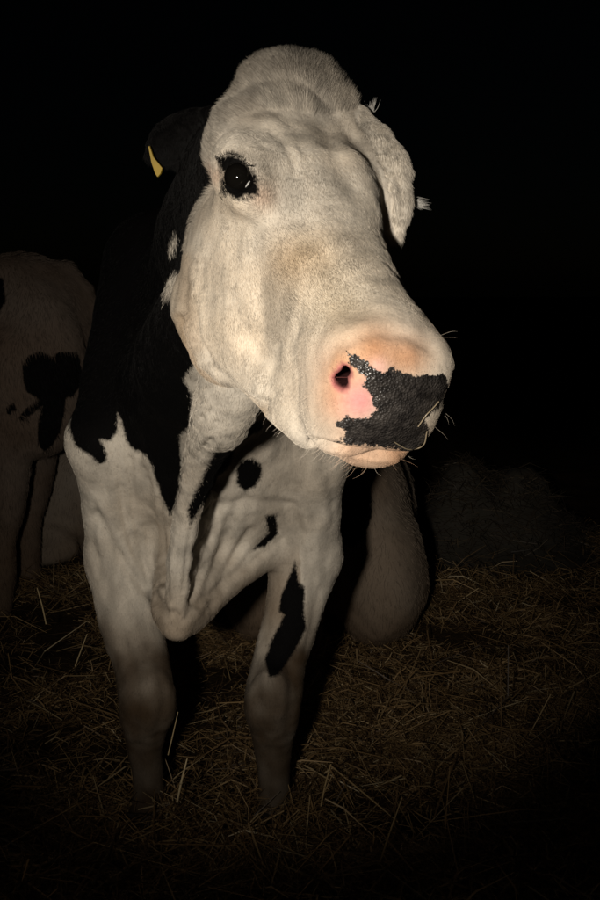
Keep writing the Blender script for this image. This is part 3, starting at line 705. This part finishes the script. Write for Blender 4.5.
# a low pale heap far right
HC = on_ground(503, 562); HC[2] = 0
def heap_h(x, y): return .27*np.exp(-(((x-HC[0]+.17)/.16)**2+((y-HC[1]-.35)/.22)**2))+.24*np.exp(-(((x-HC[0]-.20)/.20)**2+((y-HC[1]-.4)/.24)**2))+.16*np.exp(-(((x-HC[0])/.4)**2+((y-HC[1]-.3)/.35)**2))
hx = np.linspace(-.75, .75, 46)+HC[0]; hy = np.linspace(-.45, 1.15, 48)+HC[1]; X_, Y_ = np.meshgrid(hx, hy, indexing='ij')
zz = heap_h(X_, Y_).ravel()*(1+.15*fbm(np.stack([X_.ravel()*9, Y_.ravel()*9, X_.ravel()*0], 1), 2, 70))+ground_z(X_.ravel(), Y_.ravel())-.01
Vh = np.stack([X_.ravel(), Y_.ravel(), zz], 1); ii = np.arange(len(Vh)).reshape(X_.shape)
Qh = np.stack([ii[:-1, :-1], ii[1:, :-1], ii[1:, 1:], ii[:-1, 1:]], -1).reshape(-1, 4)
heap = thing('straw_heap', 'low grey two humped heap of straw barely lit at the far right', 'straw heap', tuple(HC))
HEAPM = plain('grey_litter', (.075, .068, .056), .95, .1)
obj('mound', mesh_np('mound', Vh-HC, Qh), HEAPM, heap)
def on_heap(r, n):
    x = HC[0]+r.normal(0, .32, n); y = HC[1]+.35+r.normal(0, .25, n); return np.stack([x, y, heap_h(x, y)+ground_z(x, y)], 1)
a, q_, c_ = blades(3500, on_heap, .12, .004, .02, 31, .3); me = mesh_np('loose_straw', a-HC, q_, False); cattr(me, 'tint', c_*.15+np.array([.04, .036, .03])); o = obj('loose_straw', me, STRAW, heap); o['kind'] = 'stuff'
# single stalks one can pick out
def stalk(label, pts, w=.0022, c=(.58, .45, .25), ear_=False, cat='straw stalk'):
    pts = [np.asarray(p, float) for p in pts]; base_ = pts[0].copy()
    t_ = thing('straw_stalk', label, cat, tuple(base_), 'single straw stalks')
    a, q_ = tube([p-base_ for p in pts], [w]*(len(pts)-1)+[w*.6], 6)
    obj('stem', mesh_np('stem', a, q_), plain('stalk_pale', c, .5), t_)
    k = len(a)//12*6; nd = a[k:k+6].mean(0); Vn, Qn = uvsphere(w*1.5, nd, 8); obj('node', mesh_np('node', Vn, Qn), plain('stalk_node', tuple(x*.6 for x in c), .6), t_)
    if ear_:
        r = np.random.default_rng(8); d = pts[-1]-pts[-2]; d /= np.linalg.norm(d)
        for i in range(14):
            c1 = pts[-1]-base_+d*(i*.0035)+np.array([r.normal(0, .0025), r.normal(0, .0025), r.normal(0, .002)]); Vn, Qn = uvsphere(.0032, c1, 8, (1, 1, 1.6)); obj('grain', mesh_np('grain', Vn, Qn), plain('grain_gold', (.30, .20, .085), .7), t_)
def g3(px, py, z): return on_ground(px, py, z)
stalk('bright upright straw stalk standing between the front legs of the near cow', [at(177, 802, 1.98), at(181, 783, 1.975), at(187, 759, 1.97)], .0026, (.75, .60, .36))
stalk('thin straw stalk standing just left of the bright one, beside the foreleg', [at(168, 755, 2.10), at(172, 738, 2.1), at(178, 712, 2.1)], .0015)
stalk('long straw stalk slanting across the litter at the left edge', [g3(17, 696, .05), g3(40, 707, .07), g3(62, 720, .06)], .0022)
stalk('tall straw stalk sticking up at the left edge behind the litter', [at(46, 624, 3.0), at(42, 606, 3.0), at(37, 588, 3.0)], .0024)
stalk('leaning straw stalk standing close to the left of the foreleg', [at(75, 666, 2.75), at(81, 650, 2.74), at(87, 634, 2.73)], .0020)
stalk('straw stalk lying flat in front of the left forefoot', [g3(92, 822, .06), g3(122, 830, .07), g3(151, 838, .06)], .0022, (.4, .3, .16))
stalk('long bent straw stalk lying right of the right forefoot', [g3(330, 765, .10), g3(360, 790, .08), g3(398, 822, .05)], .0022, (.48, .34, .17))
stalk('short upright straw stalk at the top end of the long bent one', [at(321, 806, 2.05), at(325, 786, 2.05), at(331, 764, 2.05)], .0020, (.5, .36, .18))
stalk('crooked straw stalk standing at the lower right of the litter', [at(380, 862, 1.85), at(390, 832, 1.85), at(402, 798, 1.86)], .0020, (.42, .30, .15))
stalk('straw stalk with a grain head lying beside the right forefoot', [g3(345, 822, .05), g3(322, 810, .07), g3(304, 801, .08)], .0020, (.5, .36, .17), True)

for label, pts in (('thin pale strand added as a wet glint across the right side of the black nose', [(417, 424), (424, 415), (430, 409), (436, 401)]),
                   ('bent pale strand added as a wet glint at the lower edge of the black nose', [(394, 441), (406, 446), (417, 446), (422, 440), (426, 429)])):
    P_ = []  # pale strands added to stand for wet glints along nose and lip
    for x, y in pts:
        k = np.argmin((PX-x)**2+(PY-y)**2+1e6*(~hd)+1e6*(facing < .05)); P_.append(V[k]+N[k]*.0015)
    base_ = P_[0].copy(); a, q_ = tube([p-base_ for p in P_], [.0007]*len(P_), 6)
    t_ = thing('glint_strand', label, 'straw', tuple(base_), 'wet glint strands on the nose'); obj('stem', mesh_np('stem', a, q_), plain('wet_glint', (.26, .21, .14), .25, .6), t_)
